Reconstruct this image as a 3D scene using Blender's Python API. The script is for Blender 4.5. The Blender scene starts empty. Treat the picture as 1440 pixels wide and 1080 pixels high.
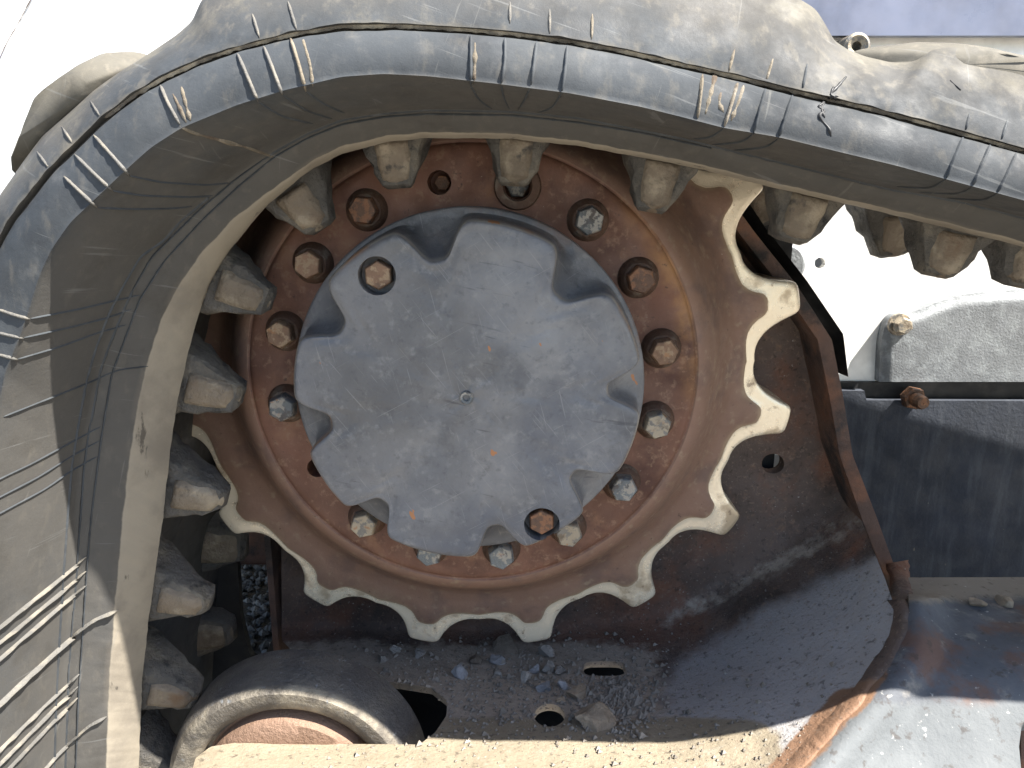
import bpy, bmesh, math, random
import numpy as np
from mathutils import Vector, Matrix, noise as mnoise
from mathutils.bvhtree import BVHTree
random.seed(7); RNG = np.random.default_rng(7)
S = bpy.context.scene
COL = S.collection
PI = math.pi

# ------------------------------------------------------------------ camera
F_PX, CAM_Y = 1080.0, -0.62            # focal length in photo pixels, camera distance from the sprocket plane
YAW, PITCH = math.radians(0.66), math.radians(13.75)
cam_d = bpy.data.cameras.new('camera'); cam = bpy.data.objects.new('camera', cam_d); COL.objects.link(cam)
fwd = Vector((-math.sin(YAW)*math.cos(PITCH), math.cos(YAW)*math.cos(PITCH), -math.sin(PITCH)))
rgt = Vector((math.cos(YAW), math.sin(YAW), 0)); upv = rgt.cross(fwd)
cam.matrix_world = Matrix(((rgt.x, upv.x, -fwd.x, 0), (rgt.y, upv.y, -fwd.y, CAM_Y), (rgt.z, upv.z, -fwd.z, 0), (0, 0, 0, 1)))
cam_d.sensor_width = 36; cam_d.lens = 36*F_PX/1440; cam_d.clip_start = 0.01; cam_d.clip_end = 500
S.camera = cam
CAMP = np.array([0, CAM_Y, 0.0])
AX = np.array(rgt), np.array(upv), np.array(fwd)

# ------------------------------------------------------------------ sky, sun, exposure
SUN = Vector((0.64, -0.25, 1.0)).normalized()       # towards the sun
el = math.asin(SUN.z); az = math.atan2(SUN.x, SUN.y)
W = bpy.data.worlds.new('World'); S.world = W; W.use_nodes = True
nt = W.node_tree; bg = nt.nodes['Background']
sk = nt.nodes.new('ShaderNodeTexSky'); sk.sky_type = 'NISHITA'; sk.sun_disc = False
sk.sun_elevation = el; sk.sun_rotation = az
nt.links.new(sk.outputs[0], bg.inputs[0]); bg.inputs[1].default_value = 0.082
sl = bpy.data.lights.new('sun', 'SUN'); sl.energy = 5.0; sl.angle = math.radians(0.55); sl.color = (1, .96, .89)
so = bpy.data.objects.new('sun', sl); COL.objects.link(so)
so.rotation_euler = SUN.to_track_quat('Z', 'Y').to_euler(); so.location = (0, 0, 3)
S.view_settings.view_transform = 'Standard'; S.view_settings.look = 'None'
S.view_settings.exposure = 2.08; S.view_settings.gamma = 1

# ------------------------------------------------------------------ helpers
def at(px, py, Y):
    """world point where the sight line of photo pixel (px,py) meets the vertical plane at depth Y"""
    px = np.asarray(px, float); py = np.asarray(py, float)
    d = ((px-720)/F_PX)[..., None]*AX[0]-((py-540)/F_PX)[..., None]*AX[1]+AX[2]
    t = (np.asarray(Y, float)-CAM_Y)/d[..., 1]
    return CAMP+d*t[..., None]
def ray(px, py):
    d = (px-720)/F_PX*AX[0]-(py-540)/F_PX*AX[1]+AX[2]
    return Vector(d).normalized()
def wloc(o):
    v = Vector((0, 0, 0))
    while o: v = v+o.location; o = o.parent
    return v
def thing(name, label, cat, loc=(0, 0, 0), group=None, kind=None):
    o = bpy.data.objects.new(name, None); COL.objects.link(o); o.location = loc; o.empty_display_size = .02
    tagp(o, label, cat, group, kind); return o
def tagp(o, label=None, cat=None, group=None, kind=None):
    for k, v in (('label', label), ('category', cat), ('group', group), ('kind', kind)):
        if v: o[k] = v
    return o
def mesh(name, V, F, mat, parent=None, smooth=True, attrs=None, loc=None, fix=True, sharp=None):
    """V in world coordinates"""
    off = np.array(wloc(parent)) if parent else np.zeros(3)
    if loc is not None: off = np.array(loc, float)
    me = bpy.data.meshes.new(name)
    me.from_pydata([tuple(v) for v in (np.asarray(V, float)-off)], [], [tuple(int(i) for i in f) for f in F])
    if attrs:
        for k, a in attrs.items():
            at_ = me.attributes.new(k, 'FLOAT', 'POINT'); at_.data.foreach_set('value', np.asarray(a, np.float32))
    if fix:
        bm = bmesh.new(); bm.from_mesh(me); bmesh.ops.recalc_face_normals(bm, faces=bm.faces); bm.to_mesh(me); bm.free()
    for m in (mat if isinstance(mat, (list, tuple)) else [mat]): me.materials.append(m)
    me.polygons.foreach_set('use_smooth', [smooth]*len(me.polygons))
    if sharp and smooth: me.set_sharp_from_angle(angle=math.radians(sharp))
    o = bpy.data.objects.new(name, me); COL.objects.link(o)
    if parent: o.parent = parent
    if loc is not None: o.location = Vector(loc)-(wloc(parent) if parent else Vector((0, 0, 0)))
    return o
def addobj(name, me, loc, parent, rot=None):
    o = bpy.data.objects.new(name, me); COL.objects.link(o); o.parent = parent
    o.location = Vector(loc)-(wloc(parent) if parent else Vector((0, 0, 0)))
    if rot: o.rotation_euler = rot
    return o
def poly_resample(P, n=None, step=None):
    P = np.asarray(P, float); d = np.r_[0, np.cumsum(np.linalg.norm(np.diff(P, axis=0), axis=1))]
    n = n or max(2, int(d[-1]/step)+1)
    t = np.linspace(0, d[-1], n)
    return np.stack([np.interp(t, d, P[:, k]) for k in range(P.shape[1])], 1)
def smooth_line(P, step=4, it=14):
    Q = poly_resample(P, step=step)
    for _ in range(it):
        Q[1:-1] = .25*Q[:-2]+.5*Q[1:-1]+.25*Q[2:]
    return Q
def inpoly(x, y, poly):
    poly = np.asarray(poly, float); r = np.zeros(np.shape(x), bool); n = len(poly)
    for i in range(n):
        x1, y1 = poly[i]; x2, y2 = poly[(i+1) % n]
        c = (y1 > y) != (y2 > y)
        with np.errstate(divide='ignore', invalid='ignore'):
            xi = (x2-x1)*(y-y1)/(y2-y1+1e-12)+x1
        r ^= c & (x < xi)
    return r
def snap(p, poly):
    poly = np.asarray(poly, float); best = None
    a = poly; b = np.roll(poly, -1, 0); ab = b-a
    t = np.clip(((p-a)*ab).sum(1)/((ab*ab).sum(1)+1e-9), 0, 1)
    q = a+ab*t[:, None]; d = ((q-p)**2).sum(1); k = d.argmin()
    return q[k], math.sqrt(d[k])
def ellipse(cx, cy, rx, ry, n=28, e=1.0):
    t = np.arange(n)*2*PI/n
    c, s = np.cos(t), np.sin(t)
    return np.stack([cx+rx*np.sign(c)*abs(c)**e, cy+ry*np.sign(s)*abs(s)**e], 1)
def sheet(name, poly, yf, step, holes, thick, mat, parent, attrs=None, rough=0.0, sharp=40, tdir=(0, 1, 0)):
    """a plate seen from the front: outline in photo pixels, real depth from yf, real thickness, real holes"""
    poly = np.asarray(poly, float); x0, y0 = poly.min(0); x1, y1 = poly.max(0)
    nx, ny = int((x1-x0)/step)+1, int((y1-y0)/step)+1
    gx, gy = np.meshgrid(np.linspace(x0, x1, nx+1), np.linspace(y0, y1, ny+1))
    cx = (gx[:-1, :-1]+gx[1:, 1:])/2; cy = (gy[:-1, :-1]+gy[1:, 1:])/2
    keep = inpoly(cx, cy, poly)
    for h in holes: keep &= ~inpoly(cx, cy, h)
    idx = np.arange((nx+1)*(ny+1)).reshape(ny+1, nx+1)
    P = np.stack([gx.ravel(), gy.ravel()], 1)
    F = []; ec = {}
    for j, i in zip(*np.nonzero(keep)):
        f = (idx[j, i], idx[j, i+1], idx[j+1, i+1], idx[j+1, i]); F.append(f)
        for a, b in zip(f, f[1:]+f[:1]): ec[(min(a, b), max(a, b))] = ec.get((min(a, b), max(a, b)), 0)+1
    be = [e for e, c in ec.items() if c == 1]
    for v in {v for e in be for v in e}:
        q, d = min((snap(P[v], h) for h in [poly]+list(holes)), key=lambda r: r[1])
        if d < step*1.6: P[v] = q
    used = sorted({v for f in F for v in f}); m = {v: k for k, v in enumerate(used)}
    P = P[used]; Y = yf(P[:, 0], P[:, 1])
    if rough:
        Y = Y+rough*np.array([mnoise.fractal(Vector((p[0]*.02, p[1]*.02, 3.1)), 1, 2, 4) for p in P])
    V = at(P[:, 0], P[:, 1], Y); n = len(V)
    F = [tuple(m[v] for v in f) for f in F]
    B = {v for e in be for v in e}; bl = [m[v] for v in sorted(B)]; bm_ = {v: n+k for k, v in enumerate(bl)}
    back = V[bl]+(tdir(V[bl]) if callable(tdir) else np.asarray(tdir))*thick
    V2 = np.r_[V, back]
    F2 = F+[(m[a], m[b], bm_[m[b]], bm_[m[a]]) for a, b in be]
    A = {k: np.r_[f(P[:, 0], P[:, 1]), f(P[bl, 0], P[bl, 1])] for k, f in (attrs or {}).items()}
    return mesh(name, V2, F2, mat, parent, attrs=A, sharp=sharp)
def tps(pts):
    pts = np.asarray(pts, float); X = pts[:, :2]/100; n = len(X)
    U = lambda r2: np.where(r2 > 1e-12, .5*r2*np.log(r2+1e-12), 0)
    K = U(((X[:, None]-X[None])**2).sum(-1))+np.eye(n)*.4
    Pm = np.c_[np.ones(n), X]; A = np.block([[K, Pm], [Pm.T, np.zeros((3, 3))]])
    w = np.linalg.solve(A, np.r_[pts[:, 2], 0, 0, 0])
    def f(x, y):
        Q = np.stack([np.ravel(x), np.ravel(y)], 1)/100.
        return (U(((Q[:, None]-X[None])**2).sum(-1))@w[:n]+np.c_[np.ones(len(Q)), Q]@w[n:]).reshape(np.shape(x))
    return f
def dline(x, y, l):
    return np.array([min(np.hypot(*(np.array([a, b])-q)) for q in l) for a, b in zip(np.ravel(x), np.ravel(y))])
def sstep(a, b, x): 
    t = np.clip((np.asarray(x, float)-a)/(b-a), 0, 1); return t*t*(3-2*t)
def grid_faces(nr, nc, wr=False, wc=False, base=0):
    F = []
    for i in range(nr if wr else nr-1):
        for j in range(nc if wc else nc-1):
            a, b = i, (i+1) % nr; c, d = j, (j+1) % nc
            F.append((base+a*nc+c, base+a*nc+d, base+b*nc+d, base+b*nc+c))
    return F
def box(V, F, x0, x1, y0, y1, z0, z1):
    b = len(V)
    V += [(x, y, z) for x in (x0, x1) for y in (y0, y1) for z in (z0, z1)]
    F += [tuple(b+i for i in f) for f in ((0, 1, 3, 2), (4, 6, 7, 5), (0, 4, 5, 1), (2, 3, 7, 6), (0, 2, 6, 4), (1, 5, 7, 3))]
def bevel(o, w, seg=2, ang=30):
    bm = bmesh.new(); bm.from_mesh(o.data)
    es = [e for e in bm.edges if len(e.link_faces) == 2 and e.calc_face_angle(0) > math.radians(ang)]
    bmesh.ops.bevel(bm, geom=es, offset=w, segments=seg, affect='EDGES', profile=.6)
    bm.to_mesh(o.data); bm.free(); return o

# ------------------------------------------------------------------ materials
def mat(name, base, layers=(), rough=.7, metal=0.0, bump=None, rvar=.15, spec=.4, rand=False):
    """layers: dict(c colour, s noise scale, a,b ramp limits, attr, st stretch xyz, metal, rough, k amount)"""
    m = bpy.data.materials.new(name); m.use_nodes = True
    t = m.node_tree; N, L = t.nodes, t.links; bs = N['Principled BSDF']
    tc = N.new('ShaderNodeTexCoord'); co = tc.outputs['Object']
    if rand:
        oi = N.new('ShaderNodeObjectInfo'); va = N.new('ShaderNodeVectorMath'); va.operation = 'MULTIPLY_ADD'
        L.new(oi.outputs['Random'], va.inputs[0]); va.inputs[1].default_value = (9, 7, 5); L.new(co, va.inputs[2]); co = va.outputs[0]
    def math_(op, a, b=None, cl=False):
        n = N.new('ShaderNodeMath'); n.operation = op; n.use_clamp = cl
        for i, v in enumerate((a, b)):
            if v is None: continue
            if isinstance(v, (int, float)): n.inputs[i].default_value = v
            else: L.new(v, n.inputs[i])
        return n.outputs[0]
    def nz(scale, det=6, st=None, ro=.6, off=0, rot=None):
        v = co
        mp = N.new('ShaderNodeMapping'); mp.vector_type = 'TEXTURE'; L.new(v, mp.inputs[0]); mp.inputs['Location'].default_value = (off, off*1.7, off*.6)
        if rot: mp.inputs['Rotation'].default_value = rot
        mp.inputs['Scale'].default_value = tuple(1/q for q in (st or (1, 1, 1)))
        n = N.new('ShaderNodeTexNoise'); n.inputs['Scale'].default_value = scale; n.inputs['Detail'].default_value = det
        n.inputs['Roughness'].default_value = ro; L.new(mp.outputs[0], n.inputs['Vector']); return n.outputs['Fac']
    def ramp(v, a, b):
        n = N.new('ShaderNodeMapRange'); n.interpolation_type = 'SMOOTHSTEP'; L.new(v, n.inputs[0])
        n.inputs[1].default_value = a; n.inputs[2].default_value = b; return n.outputs[0]
    def mixc(f, a, b):
        n = N.new('ShaderNodeMix'); n.data_type = 'RGBA'
        L.new(f, n.inputs[0])
        for k, v in ((6, a), (7, b)):
            if isinstance(v, tuple): n.inputs[k].default_value = (*v, 1)
            else: L.new(v, n.inputs[k])
        return n.outputs[2]
    def mixf(f, a, b):
        n = N.new('ShaderNodeMix'); n.data_type = 'FLOAT'; L.new(f, n.inputs[0])
        for k, v in ((2, a), (3, b)):
            if isinstance(v, (int, float)): n.inputs[k].default_value = v
            else: L.new(v, n.inputs[k])
        return n.outputs[0]
    # base with overall tonal variation
    v0 = nz(14, 8, off=1.3)
    c = mixc(ramp(v0, .3, .7), tuple(x*.78 for x in base), tuple(min(1, x*1.25) for x in base))
    r = mixf(ramp(nz(40, 5, off=2.2), .3, .7), max(.05, rough-rvar), min(1, rough+rvar)); me = metal
    for i, l in enumerate(layers):
        f = ramp(nz(l.get('s', 20), l.get('d', 8), l.get('st'), l.get('ro', .62), off=3.7+i*2.9, rot=l.get('rot')), l.get('a', .45), l.get('b', .6))
        if 'attr' in l:
            an = N.new('ShaderNodeAttribute'); an.attribute_name = l['attr']
            if l.get('thr'):          # the attribute decides, the noise frays the edge
                w_ = l.get('fray', .5)
                g = math_('ADD', an.outputs['Fac'], math_('MULTIPLY', math_('SUBTRACT', nz(l.get('s', 20), 8, l.get('st'), .68, off=5.1+i), .5), w_*2))
                f = ramp(g, l.get('a', .4), l.get('b', .6))
            else: f = math_('MULTIPLY', f, an.outputs['Fac'], True)
        if l.get('k', 1) != 1: f = math_('MULTIPLY', f, l['k'])
        c = mixc(f, c, l['c'])
        if 'rough' in l: r = mixf(f, r, l['rough'])
        if 'metal' in l: me = mixf(f, me, l['metal'])
    L.new(c, bs.inputs['Base Color']); L.new(r, bs.inputs['Roughness'])
    if isinstance(me, (int, float)): bs.inputs['Metallic'].default_value = me
    else: L.new(me, bs.inputs['Metallic'])
    bs.inputs['Specular IOR Level'].default_value = spec
    if bump:
        h = None
        for sc, am in bump:
            x = math_('MULTIPLY', nz(sc, 8, ro=.65, off=sc*.01), am); h = x if h is None else math_('ADD', h, x)
        b = N.new('ShaderNodeBump'); b.inputs['Strength'].default_value = 1; b.inputs['Distance'].default_value = 1
        L.new(h, b.inputs['Height']); L.new(b.outputs[0], bs.inputs['Normal'])
    return m

TAN = (.30, .25, .18); DUST = (.20, .165, .12)
M_rub = mat('rubber', (.040, .044, .048), [
    dict(c=(.026, .028, .031), s=30, a=.52, b=.72, k=.7),
    dict(c=(.068, .072, .075), s=24, a=.5, b=.72, k=.6),
    dict(c=(.098, .098, .096), s=85, a=.55, b=.75, k=.45),
    dict(c=(.068, .064, .058), s=9, attr='dust', thr=1, fray=.5, a=.35, b=.75),
    dict(c=(.033, .029, .024), s=26, attr='dust', a=.5, b=.7, k=.55),
    dict(c=(.105, .096, .078), s=38, attr='caked', thr=1, fray=.75, a=.5, b=.9),
    dict(c=(.17, .15, .118), s=120, st=(1, 1, .5), attr='caked', a=.52, b=.72, k=.7),
    dict(c=(.235, .205, .160), s=30, attr='band', thr=1, fray=.25, a=.4, b=.7),
    dict(c=(.15, .13, .105), s=18, attr='band', a=.48, b=.68, k=.7),
    dict(c=(.05, .043, .036), s=50, st=(1, 1, .28), attr='band', a=.625, b=.665, k=.8),
    dict(c=(.17, .17, .165), s=12, st=(1, 1, 26), rot=(0, .35, 0), a=.66, b=.71, d=3, k=.3),
    dict(c=(.17, .165, .15), s=11, st=(30, 1, 1), rot=(0, .3, 0), a=.66, b=.71, d=3, k=.25),
    dict(c=(.15, .085, .045), s=7, a=.68, b=.78, k=.3)], rough=.72, bump=((420, .00014), (90, .00018), (1500, .00006)), spec=.22)
M_rib = mat('rubber_rib', (.085, .08, .072), [dict(c=(.20, .175, .135), s=70, a=.45, b=.65, k=.6)], rough=.7, bump=((600, .0008),))
M_crack = mat('dirty_flash', (.12, .105, .085), [dict(c=(.34, .30, .23), s=60, a=.45, b=.62)], rough=.85, bump=((500, .001),))
M_seam = mat('dirt_seam', (.13, .108, .078), [dict(c=(.2, .17, .13), s=90, a=.5, b=.66), dict(c=(.07, .05, .035), s=60, a=.5, b=.66)], rough=.9, bump=((500, .0008),))
M_lug = mat('lug_rubber', (.078, .072, .064), [dict(c=(.155, .135, .105), s=30, a=.45, b=.68), dict(c=(.02, .02, .02), s=70, a=.55, b=.7)], rough=.65, bump=((130, .004), (420, .0016)), rand=True)
M_lugsteel = mat('lug_worn_face', (.14, .112, .082), [dict(c=(.25, .21, .155), s=45, a=.48, b=.68), dict(c=(.10, .055, .028), s=22, a=.55, b=.72, k=.8),
    dict(c=(.045, .04, .035), s=60, a=.6, b=.72)], rough=.45, metal=.25, bump=((110, .0022), (400, .0009)), rand=True)
M_rust = mat('sprocket_rust', (.140, .067, .044), [
    dict(c=(.062, .026, .018), s=17, a=.47, b=.68, k=.9),
    dict(c=(.185, .095, .055), s=48, a=.54, b=.72, k=.85),
    dict(c=(.20, .12, .078), s=170, a=.53, b=.68, k=.75),
    dict(c=(.33, .17, .065), s=30, attr='ochre', a=.34, b=.66, k=.85),
    dict(c=(.205, .125, .090), s=14, attr='brown', thr=1, fray=.45, a=.4, b=.75, k=.85),
    dict(c=(.125, .080, .066), s=30, attr='brown', a=.48, b=.66, k=.75),
    dict(c=(.26, .19, .13), s=110, attr='brown', a=.54, b=.7, k=.7),
    dict(c=(.30, .22, .14), s=22, attr='wear', thr=1, fray=.35, a=.1, b=.5, k=.8),
    dict(c=(.80, .69, .52), s=60, attr='wear', thr=1, fray=.30, a=.42, b=.60, metal=.42, rough=.26),
    dict(c=(.34, .25, .155), s=34, attr='wear', a=.52, b=.66, k=.75, rough=.42),
    dict(c=(.16, .11, .075), s=90, attr='wear', a=.60, b=.68, k=.7, rough=.5),
    dict(c=(.035, .022, .018), s=210, a=.64, b=.72, k=.7),
    dict(c=(.42, .38, .32), s=260, a=.70, b=.78, k=.6)], rough=.62, metal=.15, bump=((380, .0003), (110, .00022), (1200, .0001)))
M_cover = mat('cover_paint', (.118, .116, .118), [
    dict(c=(.080, .086, .104), s=5, a=.46, b=.64, k=.8),
    dict(c=(.225, .222, .22), s=8, a=.48, b=.74, k=.7),
    dict(c=(.052, .052, .056), s=11, a=.54, b=.70, k=.8),
    dict(c=(.225, .22, .215), s=130, a=.52, b=.74, k=.5),
    dict(c=(.055, .056, .062), s=190, a=.52, b=.74, k=.45),
    dict(c=(.25, .245, .24), s=22, st=(1, 1, 40), rot=(0, .9, 0), a=.685, b=.71, d=2, k=.35),
    dict(c=(.25, .245, .24), s=18, st=(1, 1, 50), rot=(0, -.5, 0), a=.69, b=.715, d=2, k=.4),
    dict(c=(.25, .245, .24), s=20, st=(40, 1, 1), rot=(0, -.25, 0), a=.69, b=.72, d=2, k=.35),
    dict(c=(.028, .029, .034), s=16, st=(1, 1, 12), rot=(0, .2, 0), a=.66, b=.74, d=3, k=.5),
    dict(c=(.27, .24, .20), s=26, attr='rim', thr=1, fray=.5, a=.42, b=.8, k=.7),
    dict(c=(.24, .115, .05), s=18, attr='rim', a=.54, b=.64, k=.8),
    dict(c=(.30, .135, .06), s=34, st=(1, 1, 2.2), rot=(0, 1.2, 0), a=.70, b=.715, d=3)], rough=.47, metal=.12, bump=((500, .0004), (120, .0004)))
def boltmat(n, face, patch, rough=.5, metal=.3):
    return mat(n, face, [dict(c=(.06, .04, .03), s=70, a=.5, b=.66, k=.7), dict(c=patch, s=150, a=.49, b=.56), dict(c=(.30, .15, .07), s=110, a=.6, b=.68, k=.7), dict(c=(.05, .035, .03), s=90, a=.6, b=.7, k=.6)],
               rough=rough, metal=metal, bump=((700, .0008),), rand=True)
M_bgrey = boltmat('bolt_grey', (.12, .13, .135), (.27, .25, .22)); M_bcream = boltmat('bolt_cream', (.33, .28, .21), (.17, .16, .145))
M_brust = boltmat('bolt_rust', (.11, .062, .04), (.20, .095, .05)); M_btan = boltmat('bolt_tan', (.20, .12, .075), (.27, .19, .12))
M_wash = mat('washer_rust', (.085, .048, .032), [dict(c=(.14, .11, .085), s=90, a=.48, b=.68)], rough=.6, metal=.3, bump=((500, .0007),), rand=True)
M_frame = mat('frame_steel', (.105, .075, .061), [
    dict(c=(.19, .082, .046), s=12, a=.46, b=.66, k=.8, attr='rust'),
    dict(c=(.042, .034, .030), s=9, a=.5, b=.68, k=.8),
    dict(c=(.20, .125, .085), s=70, a=.56, b=.72, k=.8, attr='rust'),
    dict(c=(.33, .32, .315), s=10, attr='grey', thr=1, fray=.6, a=.38, b=.85, k=.9),
    dict(c=(.30, .30, .305), s=40, st=(1, 1, 3), rot=(0, .5, 0), attr='grey', a=.55, b=.72, k=.6),
    dict(c=(.33, .285, .235), s=45, attr='dirt', thr=1, fray=.6, a=.38, b=.7),
    dict(c=(.19, .175, .155), s=90, attr='dirt', a=.5, b=.65, k=.6),
    dict(c=(.235, .197, .14), s=24, attr='mud', thr=1, fray=.4, a=.45, b=.68),
    dict(c=(.26, .23, .18), s=100, attr='mud', a=.54, b=.66, k=.7),
    dict(c=(.185, .105, .062), s=26, attr='weld', thr=1, fray=.55, a=.50, b=.72),
    dict(c=(.028, .022, .019), s=170, a=.56, b=.68, k=.6),
    dict(c=(.21, .15, .11), s=300, a=.57, b=.66, k=.55),
    dict(c=(.45, .42, .38), s=230, a=.66, b=.72, k=.75)], rough=.75, metal=.1, bump=((260, .0013), (70, .0009), (900, .0004)))
M_beam = mat('beam_paint', (.085, .089, .098), [
    dict(c=(.115, .068, .052), s=18, a=.48, b=.60, k=.9),
    dict(c=(.20, .185, .165), s=50, a=.54, b=.72, k=.8),
    dict(c=(.108, .114, .117), s=14, attr='grey', thr=1, fray=.5, a=.4, b=.8),
    dict(c=(.21, .18, .145), s=22, attr='dirt', thr=1, fray=.6, a=.40, b=.75),
    dict(c=(.185, .105, .062), s=26, attr='weld', thr=1, fray=.6, a=.50, b=.72),
    dict(c=(.4, .39, .36), s=150, a=.64, b=.72, k=.8), dict(c=(.05, .04, .034), s=120, a=.57, b=.68, k=.6)], rough=.8, metal=.0, bump=((260, .0008), (60, .0004)), spec=.25)
M_weld = mat('weld_rust', (.17, .085, .052), [dict(c=(.30, .13, .055), s=40, a=.45, b=.65), dict(c=(.13, .11, .10), s=30, a=.5, b=.65, k=.9)], rough=.8, bump=((160, .005),))
M_rim = mat('rim_rust', (.095, .058, .045), [dict(c=(.17, .082, .05), s=25, a=.48, b=.68), dict(c=(.025, .022, .022), s=18, a=.5, b=.65)], rough=.7, bump=((300, .0012),))
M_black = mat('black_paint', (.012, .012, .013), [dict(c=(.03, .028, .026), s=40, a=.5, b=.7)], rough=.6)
M_white = mat('white_paint', (.80, .79, .76), [dict(c=(.70, .68, .62), s=5, a=.5, b=.8, k=.5)], rough=.45)
M_whiteshade = mat('white_paint_shaded', (.150, .162, .215), [dict(c=(.165, .175, .22), s=6, a=.5, b=.8, k=.4), dict(c=(.2, .2, .22), s=60, a=.72, b=.78)], rough=.4)  # white paint with the upper panel's shade mixed into its colour
M_galv = mat('grey_plate', (.19, .20, .21), [dict(c=(.25, .265, .275), s=55, a=.46, b=.62, ro=.7), dict(c=(.14, .15, .16), s=40, a=.56, b=.7, k=.5)], rough=.6, metal=.2, bump=((400, .0007),))
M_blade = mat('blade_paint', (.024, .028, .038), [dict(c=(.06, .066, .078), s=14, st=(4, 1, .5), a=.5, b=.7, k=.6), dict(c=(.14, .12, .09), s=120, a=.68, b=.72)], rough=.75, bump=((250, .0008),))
M_roller = mat('roller_steel', (.10, .088, .073), [dict(c=(.070, .066, .064), s=24, attr='tread', thr=1, fray=.3, a=.4, b=.7), dict(c=(.27, .235, .18), s=34, attr='face', a=.42, b=.66),
    dict(c=(.19, .20, .21), s=160, a=.6, b=.72, k=.8), dict(c=(.20, .125, .085), s=20, attr='hub', thr=1, fray=.4, a=.4, b=.6)], rough=.6, metal=.25, bump=((240, .0018), (700, .0006)))
def stonemat(n, c): return mat(n, c, [dict(c=tuple(min(1, x*1.5) for x in c), s=60, a=.5, b=.7), dict(c=tuple(x*.5 for x in c), s=45, a=.55, b=.7)], rough=.85, bump=((260, .0025),), rand=True)
M_st = [stonemat('stone_grey', (.24, .22, .195)), stonemat('stone_blue', (.23, .228, .23)), stonemat('stone_brown', (.13, .105, .08)), stonemat('clod_tan', (.24, .19, .135)), stonemat('stone_pale', (.27, .25, .22))]
M_gravel = stonemat('gravel', (.24, .235, .23)); M_ground = mat('gravel_ground', (.22, .20, .17), [dict(c=(.32, .30, .27), s=30, a=.5, b=.65)], rough=.9, bump=((90, .01),))
M_grit = mat('grit', (.17, .15, .125), [dict(c=(.26, .235, .20), s=90, a=.5, b=.65)], rough=.9)

# ------------------------------------------------------------------ ground
def ground():
    n = 60; xs = np.linspace(-1, 1, n); g = np.sign(xs)*abs(xs)**3*40
    X, Yy = np.meshgrid(g, g); V = np.stack([X.ravel(), Yy.ravel()+.5, np.full(X.size, -.62)], 1)
    o = mesh('ground', V, grid_faces(n, n), M_ground); tagp(o, kind='structure')
    V, F = [], []
    for _ in range(5200):
        x, y, r = random.uniform(-.62, .0), random.uniform(.2, 1.1), random.uniform(.003, .0085)
        b = len(V)
        for p in ((1, 0, 0), (-1, 0, 0), (0, 1, 0), (0, -1, 0), (0, 0, 1), (0, 0, -1)):
            q = Vector(p)*r*random.uniform(.7, 1.25)+Vector((random.uniform(-.3, .3), random.uniform(-.3, .3), 0))*r
            V.append((x+q.x, y+q.y, -.617+q.z*.8+r*.4))
        F += [tuple(b+i for i in f) for f in ((0, 2, 4), (2, 1, 4), (1, 3, 4), (3, 0, 4), (2, 0, 5), (1, 2, 5), (3, 1, 5), (0, 3, 5))]
    o = mesh('gravel', V, F, M_gravel, smooth=False, fix=False); tagp(o, 'loose grey gravel on the ground behind the sprocket', 'gravel', kind='stuff')
ground()

# ------------------------------------------------------------------ white machine body behind
def rectpx(name, x0, y0, x1, y1, Y, th, m, parent, holes=(), step=40):
    return sheet(name, [(x0, y0), (x1, y0), (x1, y1), (x0, y1)], lambda x, y: np.full(np.shape(x), Y), step, list(holes), th, m, parent)
def hexbolt_mesh(name, m, rh=.0115, h=.012, flat=.82):
    V, F = [], []
    prof = [(rh, 0), (rh, -h*.78), (rh*.93, -h*.95), (rh*flat, -h)]
    for r, y in prof:
        for k in range(6): V.append((r*math.cos(k*PI/3), y, r*math.sin(k*PI/3)))
    F = grid_faces(4, 6, wc=True); F.append(tuple(range(18, 24)))
    me = bpy.data.meshes.new(name); me.from_pydata(V, [], F); me.materials.append(m)
    bm = bmesh.new(); bm.from_mesh(me); bmesh.ops.recalc_face_normals(bm, faces=bm.faces); bm.to_mesh(me); bm.free(); return me
def ring_mesh(name, m, prof, n=28):
    V = [(r*math.cos(k*2*PI/n), y, r*math.sin(k*2*PI/n)) for r, y in prof for k in range(n)]
    F = grid_faces(len(prof), n, wc=True)
    me = bpy.data.meshes.new(name); me.from_pydata(V, [], F); me.materials.append(m)
    bm = bmesh.new(); bm.from_mesh(me); bmesh.ops.recalc_face_normals(bm, faces=bm.faces); bm.to_mesh(me); bm.free()
    for p in me.polygons: p.use_smooth = True
    me.set_sharp_from_angle(angle=math.radians(40)); return me
body = thing('machine_body', 'white painted machine body glaring in the sun behind the track', 'machine', (0, .3, 0))
rectpx('side_panel', 960, 50, 1900, 640, .205, .01, M_white, body, [ellipse(1153, 370, 8, 8, 16)], step=6)
rectpx('rear_panel', -500, -500, 520, 700, .30, .01, M_white, body)
rectpx('upper_panel', 900, -500, 2000, 50, .182, .01, M_whiteshade, body)
pt = smooth_line([(-8, 100), (8, 62), (24, 36), (45, -4), (60, -30)], 6, 4); P3 = at(pt[:, 0], pt[:, 1], np.full(len(pt), .2985))
V, F = [], []
for i, p in enumerate(P3):
    w = .0014*random.uniform(.5, 1.3); V += [p+(-w, 0, -w*.6), p+(w, 0, w*.6)]
    if i: F.append((2*i-2, 2*i-1, 2*i+1, 2*i))
mesh('rust_scratch', V, F, M_rim, body)
V, F = [], []; box(V, F, -1.2, 1.4, .3105, 1.9, -.46, 1.3); bevel(mesh('house_shell', V, F, M_white, body, smooth=False), .02)  # house body, its underside brought low to shade the gravel
V, F = [], []; box(V, F, .22, 1.4, .05, .311, .760, 1.1); bevel(mesh('shade_box', V, F, M_white, body, smooth=False), .01)  # unseen box added overhead to shade the upper panel
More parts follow.
